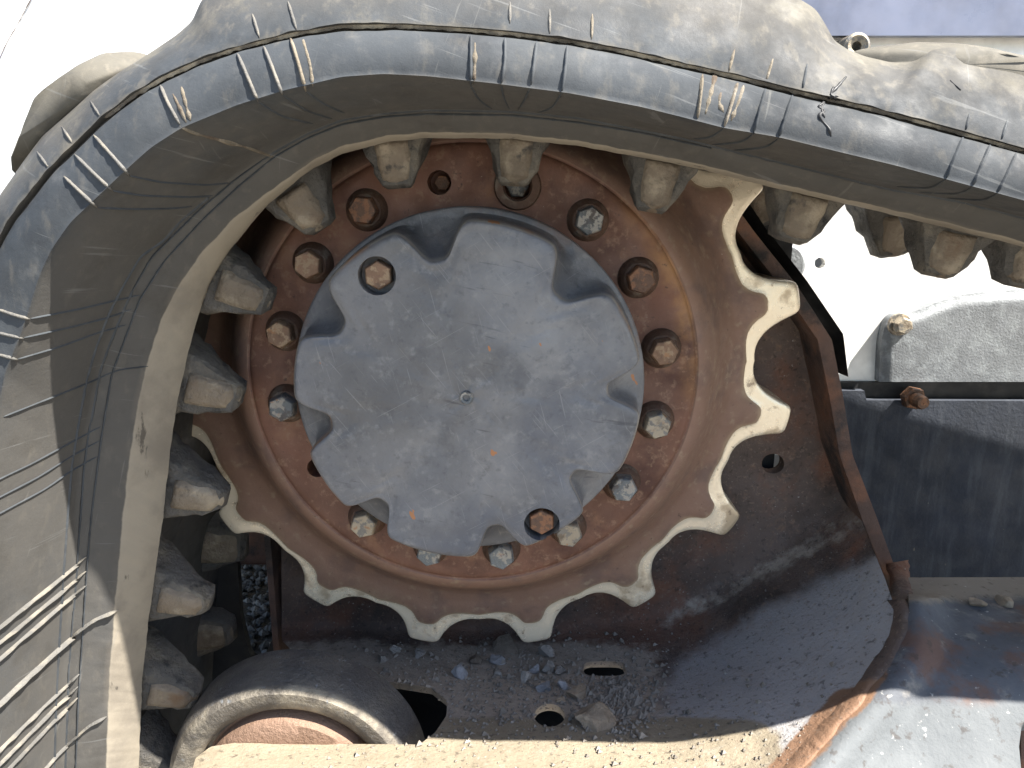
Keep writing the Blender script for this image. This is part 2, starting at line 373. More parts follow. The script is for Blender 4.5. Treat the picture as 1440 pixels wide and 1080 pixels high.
c = at(1203, 66, .165); addobj('pipe_end', ring_mesh('pipe_end', M_bcream, [(.0045, .02), (.0045, -.003), (.0095, -.006), (.0122, -.004), (.0122, .03)]), c, body)
c = at(1104, 372, .165); addobj('pivot_boss', ring_mesh('pivot_boss', M_galv, [(0.001, -.002), (.018, -.002), (.021, .001), (.022, .03)]), c, body)
for p, r in (((1153, 370), .2),): pass
# grey cover plate, cross bar and lower blade panel
gp = thing('cover_plate', 'mottled grey steel cover plate with rounded corner bolted over the white body', 'plate', tuple(at(1340, 535, .205)))
out = smooth_line([(1236, 537), (1239, 480), (1246, 450), (1258, 441), (1290, 438), (1312, 427), (1350, 415), (1400, 409), (1460, 407), (1900, 407)], 5, 5)
sheet('plate', np.r_[out, [(1900, 537)]], lambda x, y: .194-.006*sstep(0, 16, dline(x, y, out)), 5, [], .02, M_galv, gp)
b = addobj('bolt', hexbolt_mesh('bolt', M_bcream, .0095, .014), at(1264, 456, .188), gp); b.rotation_euler = (0, .3, 0)
addobj('bolt_washer', ring_mesh('bolt_washer', M_bcream, [(.006, -.003), (.0115, -.003), (.0122, 0)]), at(1264, 456, .188), b)
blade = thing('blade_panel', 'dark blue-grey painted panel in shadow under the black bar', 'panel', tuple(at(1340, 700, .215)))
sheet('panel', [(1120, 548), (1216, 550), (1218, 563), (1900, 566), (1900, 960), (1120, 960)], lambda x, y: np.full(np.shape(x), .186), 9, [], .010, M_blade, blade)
bar = thing('cross_bar', 'black painted steel bar with a rusty bolt, running under the grey plate', 'bar', tuple(at(1340, 550, .19)))
sheet('bar', [(1150, 537.5), (1900, 538.5), (1900, 575), (1150, 575)], lambda x, y: np.full(np.shape(x), .1985), 8, [], .006, M_black, bar)
b = addobj('nut', hexbolt_mesh('nut', M_brust, .0125, .010), at(1281, 558, .184), bar); b.rotation_euler = (0, .2, 0)
addobj('stud', ring_mesh('stud', M_brust, [(.0075, 0), (.0075, -.024), (.006, -.027), (.0005, -.027)], 14), at(1281, 558, .184), b)

# ------------------------------------------------------------------ track frame
fr = thing('undercarriage', 'rusty dark steel track frame with mud and stones on its ledge under the sprocket', 'undercarriage', (.1, .05, -.42))
BACK = .075
shelf_t = tps([(a_, b_, c_) for a_, b_, c_ in [(300, 880, .085), (420, 880, .08), (600, 890, .075), (800, 890, .075), (930, 865, .075), (1060, 800, .07), (1150, 745, .07), (1215, 690, .065),
    (300, 960, -.02), (420, 950, -.012), (600, 950, -.012), (800, 950, -.012), (300, 1035, -.127), (600, 1035, -.125), (800, 1035, -.125), (900, 1035, -.128), (300, 1090, -.172), (600, 1080, -.165), (900, 1080, -.167),
    (950, 940, -.005), (1000, 900, .018), (1100, 850, .005), (1200, 790, .0), (1240, 750, .0), (1050, 980, -.098), (1150, 930, -.09), (1250, 870, -.088), (1180, 975, -.140), (1250, 905, -.110), (1100, 1090, -.195), (1000, 1035, -.142), (1100, 1035, -.160), (940, 1085, -.172), (1030, 1088, -.182), (1120, 1000, -.135)]])
def shelfY(x, y):
    b = shelf_t(x, y); far = np.full(np.shape(b), BACK); k = .018
    h = np.clip(.5+.5*(far-b)/k, 0, 1); s = far*(1-h)+b*h-k*h*(1-h)
    s = np.where(np.asarray(y) < 640, BACK, s)
    w = sstep(640, 700, y); return BACK*(1-w)+s*w
right_in = [(975, 250), (1020, 310), (1085, 395), (1150, 478), (1166, 560), (1180, 640), (1213, 735), (1245, 815), (1257, 850), (1255, 885), (1240, 915), (1205, 965), (1150, 1028), (1095, 1092)]
poly = [(395, 250)]+right_in+[(268, 1092), (275, 1066), (296, 1050), (340, 1043), (470, 1046), (590, 1047), (612, 1030), (628, 1006), (629, 985), (606, 967), (560, 960), (480, 952), (420, 925), (396, 900)]
weldline = np.array([(1257, 850), (1255, 885), (1240, 915), (1205, 965), (1150, 1028), (1095, 1092)], float)
wl = poly_resample(weldline, step=8)
sheet('guard_plate', poly, shelfY, 5, [ellipse(1087, 652, 16, 14), ellipse(773, 1006, 22, 16), ellipse(850, 940, 30, 10.5, 32, .55)], .014, M_frame, fr, rough=.0018, tdir=lambda B: np.stack([0*B[:, 1], 1-.6*sstep(.06, .02, B[:, 1]), -.75*sstep(.06, .02, B[:, 1])], 1), attrs={
    'rust': lambda x, y: .25+.75*sstep(960, 820, y+.0*x),
    'grey': lambda x, y: sstep(-10, 90, y-(905-.52*(x-900)))*sstep(800, 980, x)*.95,
    'dirt': lambda x, y: np.maximum(sstep(875, 930, y)*sstep(980, 880, x)*.95, .52*np.exp(-((y-(893-.52*(x-900)))/26.)**2)*sstep(880, 960, x)),
    'mud': lambda x, y: sstep(985, 1030, y)*sstep(1190, 1040, x+.3*(1080-y)),
    'weld': lambda x, y: .95*sstep(40, 6, dline(x, y, wl))*sstep(945, 985, y)})
# rim flange along the right edge of the plate, and the black outer sheet behind it
def strip(name, inner, outer, Yi, Yo, m, n=120, back=None):
    A = poly_resample(inner, n); B = poly_resample(outer, n)
    rows = [at(A[:, 0], A[:, 1], np.full(n, Yi)), at(B[:, 0], B[:, 1], np.full(n, Yo))]
    rows = [rows[0]+(0, .05, 0), rows[0], rows[0]*.5+rows[1]*.5+(0, -.0006, 0), rows[1], rows[1]+(0, back or .06, 0)]
    return mesh(name, np.concatenate(rows), grid_faces(5, n), m, fr, sharp=35)
strip('rim_flange', [(990, 265), (1037, 325), (1100, 405), (1150, 478), (1167, 560), (1181, 640), (1214, 735), (1246, 815), (1259, 850)],
      [(1010, 255), (1060, 325), (1120, 400), (1170, 478), (1186, 560), (1199, 640), (1232, 725), (1262, 808), (1277, 850)], .030, .026, M_rim)
strip('outer_sheet', [(1005, 255), (1055, 320), (1115, 395), (1160, 470), (1168, 520)], [(1030, 250), (1075, 318), (1135, 395), (1186, 470), (1193, 530)], .075, .05, M_black, 60, .05)
# side beam to the right
beam_t = tps([(a_, b_, c_) for a_, b_, c_ in [(1230, 812, .01), (1440, 812, .01), (1640, 812, .01), (1260, 830, -.03), (1450, 830, -.03), (1350, 860, -.075), (1500, 860, -.075), (1300, 905, -.114), (1440, 905, -.118), (1640, 905, -.118), (1240, 975, -.148), (1440, 975, -.155), (1640, 975, -.155), (1440, 1020, -.168), (1300, 1085, -.190), (1120, 1090, -.196), (1640, 1085, -.190)]])
bl = [(1275, 812), (1279, 850), (1272, 895), (1254, 925), (1218, 975), (1162, 1040), (1110, 1092)]
def beamY(x, y):
    w = sstep(0, 70, dline(x, y, bls)); return np.where(np.asarray(y) > 835, shelfY(x, y)*(1-w)+beam_t(x, y)*w, beam_t(x, y))
bls = poly_resample(bl[1:], step=6)
sheet('side_beam', bl+[(1437, 1092), (1433, 1050), (1437, 1018), (1445, 1012), (1640, 1030), (1640, 811)], beamY, 6, [], .012, M_beam, fr, rough=.0006, tdir=(0, .3, -.9), attrs={
    'grey': lambda x, y: sstep(950, 1010, y)*.9, 'dirt': lambda x, y: sstep(880, 815, y+.1*(1440-x)*0),
    'weld': lambda x, y: .85*sstep(38, 6, dline(x, y, wl+np.array([12, 0])))*sstep(860, 960, y)})
rectpx('end_cap', 1436, 1000, 1700, 1120, -.07, .02, M_rim, fr, step=30)
# weld bead joining plate and beam
V, F = [], []; cl = smooth_line([(1262, 790), (1268, 825), (1268, 855), (1264, 888), (1248, 919), (1211, 970), (1156, 1034), (1100, 1095)], 3, 6)
n = len(cl); tn = np.gradient(cl, axis=0); tn /= np.linalg.norm(tn, axis=1)[:, None]; nr = np.stack([-tn[:, 1], tn[:, 0]], 1)
offs = ((-16, .010), (-12, .0005), (-8, -.0018), (-3, -.0030), (3, -.0032), (8, -.0018), (12, .0005), (17, .010)); wA = []
for j, (o_, h) in enumerate(offs):
    for i in range(n):
        wob = 1+.35*mnoise.noise(Vector((i*.09, 0, 4)))+.10*mnoise.noise(Vector((i*.5, j*.7, 9)))
        p = cl[i]+nr[i]*o_*wob; yy = min(shelfY(p[:1], p[1:])[0], beamY(p[:1], p[1:])[0]) if p[1] > 850 else min(.026, float(beam_t(p[0], p[1])))-.002
        V.append(at(p[0], p[1], yy+h*(.8+.35*mnoise.noise(Vector((i*.33, j*.5, 2)))))); wA.append(float(sstep(940, 990, p[1]))*.9+.25)
VV = np.array(V).reshape(len(offs), n, 3)
for _ in range(3): VV[:, 1:-1, 1] = .25*VV[:, :-2, 1]+.5*VV[:, 1:-1, 1]+.25*VV[:, 2:, 1]
z0 = np.zeros(len(V)); mesh('weld_bead', VV.reshape(-1, 3), grid_faces(len(offs), n), M_frame, fr, attrs={'rust': z0+1, 'weld': wA, 'grey': z0+.25, 'dirt': z0, 'mud': z0})
# cross member in the lower left gap, plus black fill standing for shade
V, F = [], []; a = at(250, 795, .235); b_ = at(425, 640, .235); box(V, F, a[0]-.1, b_[0]+.3, .235, .298, a[2], b_[2]); bevel(mesh('cross_member', V, F, M_rim, fr, smooth=False), .005)
V, F = [], []; a = at(397, 920, .09); box(V, F, a[0], a[0]+.006, .065, .16, -.50, at(397, 740, .09)[2]); mesh('plate_edge', V, F, M_rim, fr, smooth=False)
V, F = [], []; box(V, F, -.22, .25, .10, .19, -.36, -.02); box(V, F, -.155, .26, .17, .19, -.615, -.36); box(V, F, -.13, .6, -.13, .17, -.53, -.51); mesh('dark_infill', V, F, M_black, fr, smooth=False)  # black boxes added to keep the holes and gaps dark
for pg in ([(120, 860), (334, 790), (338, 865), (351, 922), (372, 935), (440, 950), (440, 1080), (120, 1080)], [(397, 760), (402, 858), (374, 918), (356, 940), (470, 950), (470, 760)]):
    sheet('dark_screen', pg, lambda x, y: np.full(np.shape(x), .21), 10, [], .01, M_black, fr)  # flat black sheets added in place of deep shade

# ------------------------------------------------------------------ track roller, lower left
rc = at(411, 1115, -.124); RY = -.130
rol = thing('track_roller', 'worn steel track roller with dark tread at the lower left of the frame', 'roller', (rc[0], RY, rc[2]))
prof = [(.004, -.003), (.050, -.0025), (.0615, .0), (.0645, .004), (.066, .013), (.0695, .013), (.071, .005), (.075, .0015), (.080, .0), (.086, 0), (.0888, .003), (.0903, .007), (.0925, .014), (.094, .022), (.094, .045), (.085, .05)]
n = 96; V = []; A = {'tread': [], 'face': [], 'hub': []}
prof = [(r*1.055, y) for r, y in prof]
for r, y in prof:
    r0 = r/1.055
    for k in range(n):
        t = k*2*PI/n; V.append((rc[0]+r*math.cos(t), RY+y+.0005*mnoise.noise(Vector((r*90, t*4, 1))), rc[2]+r*math.sin(t)))
        A['tread'].append(1 if r0 > .0895 and y > .004 else 0); A['face'].append(1 if .069 < r0 < .0892 else .2); A['hub'].append(1 if r0 < .0665 else 0)
mesh('roller_wheel', V, grid_faces(len(prof), n, wc=True), M_roller, rol, attrs=A, sharp=40)

# ------------------------------------------------------------------ drive sprocket
SX, SZ = -.0364, -.1312
spr = thing('drive_sprocket', 'rusty toothed drive sprocket with worn bright teeth and grey hub cover', 'sprocket', (SX, 0, SZ))
PH1, PH2 = .197, .152; NT, NS = 16, 44
outer = [(0, .2675), (.0102, .2670), (.0126, .2655), (.0138, .2625), (.0163, .254), (.0203, .2445), (.0255, .2375), (.0320, .2325), (.0385, .2302), (.0455, .2295)]
def pitch_pts(pts, n=NS):
    pts = np.array(pts, float); full = np.r_[(pts*[-1, 1])[::-1], pts[1:]]
    # last point sits on the half-pitch ray
    e = pts[-1]; r = np.hypot(*e); full[0] = (-r*math.sin(PI/NT), r*math.cos(PI/NT)); full[-1] = (r*math.sin(PI/NT), r*math.cos(PI/NT))
    q = poly_resample(full, n+1)
    q[1:-1] = .2*q[:-2]+.6*q[1:-1]+.2*q[2:]
    return q[:-1]
def contour(pts):
    q = pitch_pts(pts); o = []
    for k in range(NT):
        a = PH1+k*2*PI/NT
        er = np.array([math.cos(a), math.sin(a)]); et = np.array([-math.sin(a), math.cos(a)])
        q2 = q.copy(); q2[:, 1] = .2675-(.2675-q[:, 1])*(.93+.20*np.cos(a-.35-np.arctan2(q[:, 0], q[:, 1])*-1)); wk = 1+.05*math.sin(k*5.3)
        o.append(q2[:, :1]*et*wk+q2[:, 1:]*er)
    return np.concatenate(o)
isl = [(0, .2432), (.0060, .2425), (.0090, .2394), (.0110, .2348), (.0148, .2298), (.0203, .2264), (.0280, .2243), (.036, .2232), (.0443, .2227)]
C0 = contour(outer); CI = contour(isl); CI2 = contour([(a*.9, r-.0025) for a, r in isl])
def circ(r):
    th = np.arctan2(C0[:, 1], C0[:, 0]); return np.stack([r*np.cos(th), r*np.sin(th)], 1)
mid = lambda a, b, t: a*(1-t)+b*t
rows = [(C0*.985, .064, 1), (C0, .060, 1), (C0, .045, 1), (C0, .025, 1), (C0, .008, 1), (C0, .0042, 1), (mid(C0, CI, .03), .0024, 1), (mid(C0, CI, .08), .0010, 1), (mid(C0, CI, .18), .0003, 1), (mid(C0, CI, .45), .0001, 1), (mid(C0, CI, .7), -.0001, .95), (mid(C0, CI, .9), -.0003, .8), (CI, -.0009, .42), (CI2, -.0020, .18), (mid(CI2, circ(.2125), .5), -.0024, .06)]
for r, y in ((.2125, -.0032), (.209, -.0055), (.2045, -.010), (.1995, -.0165), (.1945, -.0245), (.190, -.033), (.1855, -.0415), (.1815, -.048), (.1775, -.053), (.174, -.0555), (.171, -.0568), (.1698, -.0570), (.1690, -.0563), (.1678, -.0563), (.1671, -.0574), (.165, -.0583)):
    rows.append((circ(r), y, 0))
rr = .1625
while rr > .098: rows.append((circ(rr), -.0588, 0)); rr -= .0026
V, wear, brown, och = [], [], [], []
for xy, y, w in rows:
    for p in xy:
        r = math.hypot(*p); a = math.atan2(p[1], p[0])
        V.append((SX+p[0], y, SZ+p[1])); wear.append(w)
        brown.append(float(sstep(.166, .172, r))); och.append(math.exp(-((a-.35)/.42)**2)*float(sstep(.150, .164, r)*sstep(.205, .185, r)))
nc = len(C0); F = grid_faces(len(rows), nc, wc=True)
V = np.array(V)
def local_hole(V, F, cx, cz, rad, depth, ymax, cap=True):
    """cut a round hole through the faces in front of ymax, give it a wall and a floor"""
    d = np.hypot(V[:, 0]-cx, V[:, 2]-cz)
    keep, cut = [], []
    for f in F:
        c = V[list(f)].mean(0)
        (cut if (math.hypot(c[0]-cx, c[2]-cz) < rad and c[1] < ymax) else keep).append(f)
    ec = {}
    for f in cut:
        for a, b in zip(f, f[1:]+f[:1]): ec[(min(a, b), max(a, b))] = ec.get((min(a, b), max(a, b)), 0)+1
    be = [e for e, c in ec.items() if c == 1]; bv = sorted({v for e in be for v in e})
    for v in bv:
        k = rad/max(d[v], 1e-6); V[v, 0] = cx+(V[v, 0]-cx)*k; V[v, 2] = cz+(V[v, 2]-cz)*k
    n = len(V); m = {v: n+i for i, v in enumerate(bv)}
    fl = V[bv].copy(); fl[:, 1] = fl[:, 1].mean()+depth
    V = np.r_[V, fl, [[cx, fl[0, 1], cz]]]
    keep += [(a, b, m[b], m[a]) for a, b in be]
    if cap: keep += [(m[a], m[b], n+len(bv)) for a, b in be]
    return V, keep, bv
def pol(r, a): return SX+r*math.cos(a), SZ+r*math.sin(a)
extra = {'wear': list(wear), 'brown': list(brown), 'ochre': list(och)}
for k, rad in ((3, .0095), (4, .0085), (9, .0075)):
    cx, cz = pol(.1421, PH2+k*PI/8); n0 = len(V)
    V, F, bv = local_hole(V, F, cx, cz, rad, .022, -.05)
    for key in extra: extra[key] += [0.0]*(len(V)-n0)
mesh('toothed_ring', V, F, M_rust, spr, attrs=extra, sharp=50)
# flange bolts
wm = ring_mesh('washer', M_wash, [(.0085, -.0075), (.0112, -.0075), (.0128, -.0058), (.0143, -.0028), (.0152, 0)])
bms = {k: hexbolt_mesh('flange_bolt', m, .0106, .0150, .86) for k, m in (('g', M_bgrey), ('c', M_bcream), ('r', M_brust), ('t', M_btan))}
kinds = {0: 't', 1: 'r', 2: 'g', 5: 'r', 6: 't', 7: 't', 8: 'g', 10: 'c', 11: 'g', 12: 'g', 13: 'c', 14: 'g', 15: 'c'}
blab = {'g': 'grey painted bolt with chipped head', 'c': 'pale worn bolt head', 'r': 'dark rusty bolt head', 't': 'tan rusted bolt head'}
for k, kd in kinds.items():
    cx, cz = pol(.1421, PH2+k*PI/8)
    b = addobj('flange_bolt', bms[kd], (cx, -.0615, cz), spr, (0, random.uniform(0, 1), 0)); b['label'] = blab[kd]
    addobj('washer', wm, (cx, -.0588, cz), b)
cx, cz = pol(.1421, PH2+3*PI/8)
addobj('bolt_seat', ring_mesh('bolt_seat', M_wash, [(.0098, -.001), (.0105, -.004), (.0158, -.0035), (.017, 0)]), (cx, -.0588, cz), spr)
addobj('recessed_stud', hexbolt_mesh('recessed_stud', M_bgrey, .0085, .006), (cx, -.045, cz), spr)
cx, cz = pol(.1421, PH2+4*PI/8); addobj('recessed_stud', hexbolt_mesh('recessed_stud', M_brust, .006, .006), (cx+.001, -.043, cz), spr)

# hub cover: one casting with eight pockets round its rim
NA = 360; th = np.arange(NA)*2*PI/NA
pk = [(100.7, 8.2, 1.0), (48, 8.6, 1.05), (3.0, 6.2, .95), (-37, 6.6, 1.05), (-79, 6.6, .9), (-128, 6.6, .9), (-169, 7.0, .9), (150, 7.6, .98)]
g = np.zeros(NA)
for a, w, d in pk:
    dd = np.angle(np.exp(1j*(th-math.radians(a))))/math.radians(w); g += d*np.exp(-np.abs(dd)**3.4)
fo = .1175-.0245*g+.0008*np.sin(th*3+1)
FY, FLY = -.122, -.090
rows = []
for t in (.02, .06, .1, .16, .23, .3, .37, .44, .51, .58, .64, .69, .73, .77, .80, .83, .86, .89, .915, .94, .96, .975): rows.append((fo*t/1.0, FY-.0035*(1-t**2)+np.zeros(NA), 0*th))
rows += [(fo*.985, FY+.0004+0*th, .3+0*th), (fo*.993, FY+.0014+0*th, .8+0*th), (fo*.998, FY+.0028+0*th, .9+0*th), (fo+.0006, FY+.0055+0*th, .6+0*th)]
edge = .1243
for t, yy in ((.12, .35), (.28, .6), (.5, .82), (.75, .95), (.93, 1.0)):
    base = fo+.0006+(edge-.0015-fo)*t*np.clip(.55+.45*g, .55, 1); rows.append((np.minimum(base, edge-.0012), FY+.0045+(FLY-FY-.0045)*yy+0*th, .12+0*th))
rows += [(edge-.0012+0*th, FLY+0*th, .3+0*th), (edge+0*th, FLY+.0012+0*th, .3+0*th), (edge+0*th, -.0595+0*th, 0*th)]
V = np.concatenate([np.stack([SX+r*np.cos(th), y+.0003*np.sin(th*5+i), SZ+r*np.sin(th)], 1) for i, (r, y, a) in enumerate(rows)]); rim = np.concatenate([a for r, y, a in rows])
F = grid_faces(len(rows), NA, wc=True); F.append(tuple(range(NA)))
rim = list(rim); pts = []
for px, py in ((530, 388), (762, 738)):
    c = at(px, py, -.123); n0 = len(V); pts.append(c)
    V, F, _ = local_hole(V, F, c[0], c[2], .0125, .014, -.10); rim += [.3]*(len(V)-n0)
cov = mesh('hub_cover', V, F, M_cover, spr, attrs={'rim': rim}, sharp=55)
cov['label'] = 'blue-grey domed hub cover with scalloped rim'
cbm = hexbolt_mesh('cover_bolt', M_btan, .0098, .010, .86); cbm2 = hexbolt_mesh('cover_bolt', M_brust, .0098, .009, .86)
for c, m_ in zip(pts, (cbm, cbm2)): addobj('cover_bolt', m_, (c[0], -.1105, c[2]), cov, (0, .5, 0))
c = at(656, 559, -.1256); addobj('centre_plug', ring_mesh('centre_plug', M_bgrey, [(.0004, .006), (.0020, .005), (.0023, -.0016), (.0040, -.0018), (.0047, -.0006), (.0050, .002)], 18), c, cov)

# ------------------------------------------------------------------ rubber track
trk = thing('rubber_track', 'dusty grey rubber crawler track wrapped round the drive sprocket', 'track', (0, -.1, 0))
L_dfar = [(3800, 918), (2600, 626), (1440, 345), (1227, 293), (1093, 263), (960, 230), (813, 203), (713, 193), (597, 193), (547, 198), (480, 216), (440, 236), (413, 256), (370, 295), (333, 340), (317, 360), (293, 402), (277, 450), (263, 503), (250, 560), (240, 627), (230, 720), (220, 793), (210, 863), (200, 953), (195, 1080), (176, 1700)]
L_cd = [(3800, 915), (2600, 623), (1440, 342), (1227, 290), (1093, 260), (960, 227), (813, 200), (713, 189.5), (597, 188), (547, 192), (480, 208), (440, 228), (400, 257), (333, 307), (290, 353), (277, 370), (250, 410), (230, 450), (213, 503), (197, 573), (187, 640), (178, 720), (170, 800), (163, 887), (157, 960), (153, 1080), (124, 1700)]
L_g = [(3800, 862), (2600, 576), (1440, 307), (1347, 283), (1253, 267), (1193, 255), (1103, 230), (1027, 212), (960, 196), (813, 168), (720, 158), (640, 155), (560, 158), (480, 170), (433, 188), (387, 213), (333, 249), (293, 280), (253, 315), (213, 360), (190, 400), (170, 445), (152, 493), (140, 525), (124, 613), (117, 660), (112, 720), (107, 813), (97, 933), (92, 1080), (50, 1700)]
L_e = [(3800, 905), (2600, 594), (1440, 282), (1367, 262), (1260, 233), (1095, 193), (1018, 180), (960, 165), (900, 150), (800, 131), (700, 118), (600, 107), (540, 104), (480, 108), (400, 127), (333, 148), (255, 180), (213, 207), (182, 235), (137, 277), (100, 312), (73, 350), (57, 385), (40, 440), (26, 480), (8, 525), (-2, 570), (-12, 680), (-22, 780), (-38, 930), (-56, 1100), (-118, 1700)]
L_cr = [(3800, 885), (2600, 550), (1440, 212), (1355, 189), (1230, 155), (1115, 129), (1038, 109), (960, 92), (880, 73), (800, 58), (720, 48), (650, 42), (560, 37), (480, 38), (410, 49), (333, 69), (283, 86), (230, 110), (190, 134), (147, 167), (100, 213), (72, 240), (43, 277), (17, 310), (0, 340), (-30, 400), (-65, 500), (-85, 570), (-112, 700), (-140, 850), (-170, 1050), (-250, 1700)]
L_sh = [(3800, 790), (2600, 440), (1800, 185), (1560, 118), (1440, 84), (1393, 76), (1343, 66), (1310, 70), (1285, 87), (1260, 91), (1225, 83), (1193, 70), (1173, 57), (1160, 33), (1147, 13), (1127, 0), (1090, -14), (1000, -30), (900, -40), (700, -58), (550, -62), (420, -48), (330, -28), (300, -15), (283, 0), (270, 30), (247, 50), (213, 73), (170, 100), (130, 128), (95, 160), (60, 190), (32, 228), (0, 274), (-45, 345), (-100, 470), (-135, 600), (-170, 800), (-205, 1050), (-290, 1700)]
PIV = np.array([700., 1000.]); NU = 900
def polar(l, sm=8):
    Q = smooth_line(l, 3, sm); a = np.arctan2(-(Q[:, 1]-PIV[1]), Q[:, 0]-PIV[0]); a = np.where(a < -1.2, a+2*PI, a)
    o = np.argsort(a); return Q[o], a[o]
alo = max(polar(l)[1][0] for l in (L_dfar, L_cd, L_g, L_e, L_cr, L_sh)); ahi = min(polar(l)[1][-1] for l in (L_dfar, L_cd, L_g, L_e, L_cr, L_sh))
UA = np.linspace(alo, ahi, NU)
def line3(l, Y, sm=8):
    Q, a = polar(l, sm); return at(np.interp(UA, a, Q[:, 0]), np.interp(UA, a, Q[:, 1]), np.full(NU, Y))
D3, CD3, G3, E3, CR3, SH3 = line3(L_dfar, -.115), line3(L_cd, -.140), line3(L_g, -.155), line3(L_e, -.226), line3(L_cr, -.216, 3), line3(L_sh, -.186, 5)
def outn(P):             # outward direction in the XZ plane
    t = np.gradient(P, axis=0); n = np.stack([t[:, 2], 0*t[:, 0], -t[:, 0]], 1); n /= np.linalg.norm(n, axis=1)[:, None]
    c = np.array([SX, 0, SZ]); s = np.sign(((P-c)*n).sum(1)).mean(); n *= s
    for _ in range(30): n[1:-1] = .25*n[:-2]+.5*n[1:-1]+.25*n[2:]
    return n/np.linalg.norm(n, axis=1)[:, None]
ND, NE = outn(D3), outn(E3)
jt = np.array([[mnoise.fractal(Vector((i*.11, k, 0)), 1, 2, 4) for i in range(NU)] for k in (1, 7)])[:, :, None]
CD3 = CD3+ND*jt[0]*.0007; D3 = D3+ND*jt[1]*.0005
yv = np.array([0, 1.0, 0])
rows = []   # (points, dust, caked)
inner0, inner1 = D3+ND*.026+yv*.008, D3+ND*.034; inner1 = inner1.copy(); inner1[:, 1] = .13
rows += [(inner0*.0+inner1, .6, .2), (inner0*.5+inner1*.5, .6, .2), (inner0, .6, .2), (D3+ND*.012+yv*.004, .7, .2), (D3+ND*.003+yv*.001, .9, .5), (D3, 1, .85)]
for t in (.12, .3, .5, .7, .88): rows.append((D3*(1-t)+CD3*t-ND*.0015*math.sin(PI*t), 1, .95))
rows += [(CD3-yv*.0002, .95, .75), (CD3*.93+G3*.07-yv*.0008, .8, .30)]
for t in (.2, .4, .6, .8, .94): rows.append((CD3*(1-t)+G3*t-yv*.0022*math.sin(PI*t), .74, .22))
rows += [(G3, .74, .25)]
for t in (.08, .2, .35, .5, .65, .8, .9, .96): rows.append((G3*(1-t)+E3*t+(-yv*.5-ND*.2)*.003*math.sin(PI*t), .72-.1*t, .2))
rows += [(E3-yv*.0004, .5, .2)]
for t in (.04, .1, .22, .4, .58, .75, .88): rows.append((E3*(1-t)+CR3*t-yv*.0030*math.sin(PI*t), .30, .30))
cr = np.array([mnoise.noise(Vector((i*.03, 2, 0)))*.5+mnoise.noise(Vector((i*.17, 5, 0)))*.5 for i in range(NU)])[:, None]
NC = outn(CR3)
rows += [(CR3-NC*(.0020+.0006*cr)-yv*.001, .3, .42), (CR3-NC*.0013+yv*.0035, .8, .1), (CR3+NC*.0006+yv*.0040, .9, .2), (CR3+NC*(.0012+.0009*cr)-yv*(.0016+.0012*cr), .5, .62), (CR3+NC*.0032-yv*.0008, .4, .5)]
CU = CR3+NC*.0032-yv*.0008
for t in (.12, .28, .46, .64, .80, .92): rows.append((CU*(1-t)+SH3*t-yv*.004*math.sin(PI*t), .42+.3*t, .40+.28*t))
NSH = outn(SH3)
rows += [(SH3, .8, .72), (SH3+NSH*.003+yv*.010, .9, .85), (SH3+NSH*.006+yv*.03, .95, .9), (SH3+NSH*.007+yv*.15, .95, .9)]
tb = SH3+NSH*.006; tb = tb.copy(); tb[:, 1] = .13; rows += [(tb, .95, .9)]
R = len(rows); V = np.concatenate([r[0] for r in rows]); dust = np.repeat([r[1] for r in rows], NU); cak = np.repeat([r[2] for r in rows], NU); band = np.repeat([1.0 if 5 <= i <= 11 else (.45 if i in (4, 12) else 0.) for i in range(R)], NU)
nz_ = np.array([mnoise.fractal(Vector(v)*38, 1, 2, 3) for v in V]); V = V+np.repeat(yv[None], len(V), 0)*nz_[:, None]*.0004
F = grid_faces(R, NU, wr=True); belt = mesh('belt', V, F, M_rub, trk, attrs={'dust': dust, 'caked': cak, 'band': band}, sharp=75)
bvh = BVHTree.FromPolygons([tuple(v) for v in V], [tuple(f) for f in F])
def hit(px, py, tree=None):
    return (tree or bvh).ray_cast(Vector(CAMP), ray(px, py))[:2]
# tread lugs standing proud on the outside of the belt
def tread_lug(out, Y0, Y1):
    Q = smooth_line(out, 4, 6); n = len(Q); P = at(Q[:, 0], Q[:, 1], np.full(n, Y0)); c = P.mean(0)
    rows = [c+(P-c)*.45-yv*.030, c+(P-c)*.72-yv*.020, c+(P-c)*.90-yv*.008, P+yv*.006, P+yv*.02, P*1+yv*(Y1-Y0)]
    V = np.concatenate(rows); V = V+np.array([[0, mnoise.noise(Vector(v)*60)*.002, mnoise.noise(Vector(v)*45+Vector((5, 0, 0)))*.0015] for v in V])
    F = grid_faces(6, n, wc=True)+[tuple(range(n))]
    return mesh('tread_lug', V, F, M_rub, trk, attrs={'dust': np.full(len(V), .9), 'caked': np.full(len(V), .86)})
tread_lug([(20, 250), (30, 226), (47, 183), (67, 143), (107, 103), (143, 77), (163, 70), (200, 73), (225, 85), (200, 130), (120, 190), (60, 240), (20, 250)], -.160, .05)
tread_lug([(1190, 90), (1203, 71), (1243, 62), (1303, 55), (1343, 60), (1393, 70), (1440, 80), (1520, 103), (1600, 125), (1600, 200), (1400, 140), (1250, 120), (1190, 90)], -.165, .05)
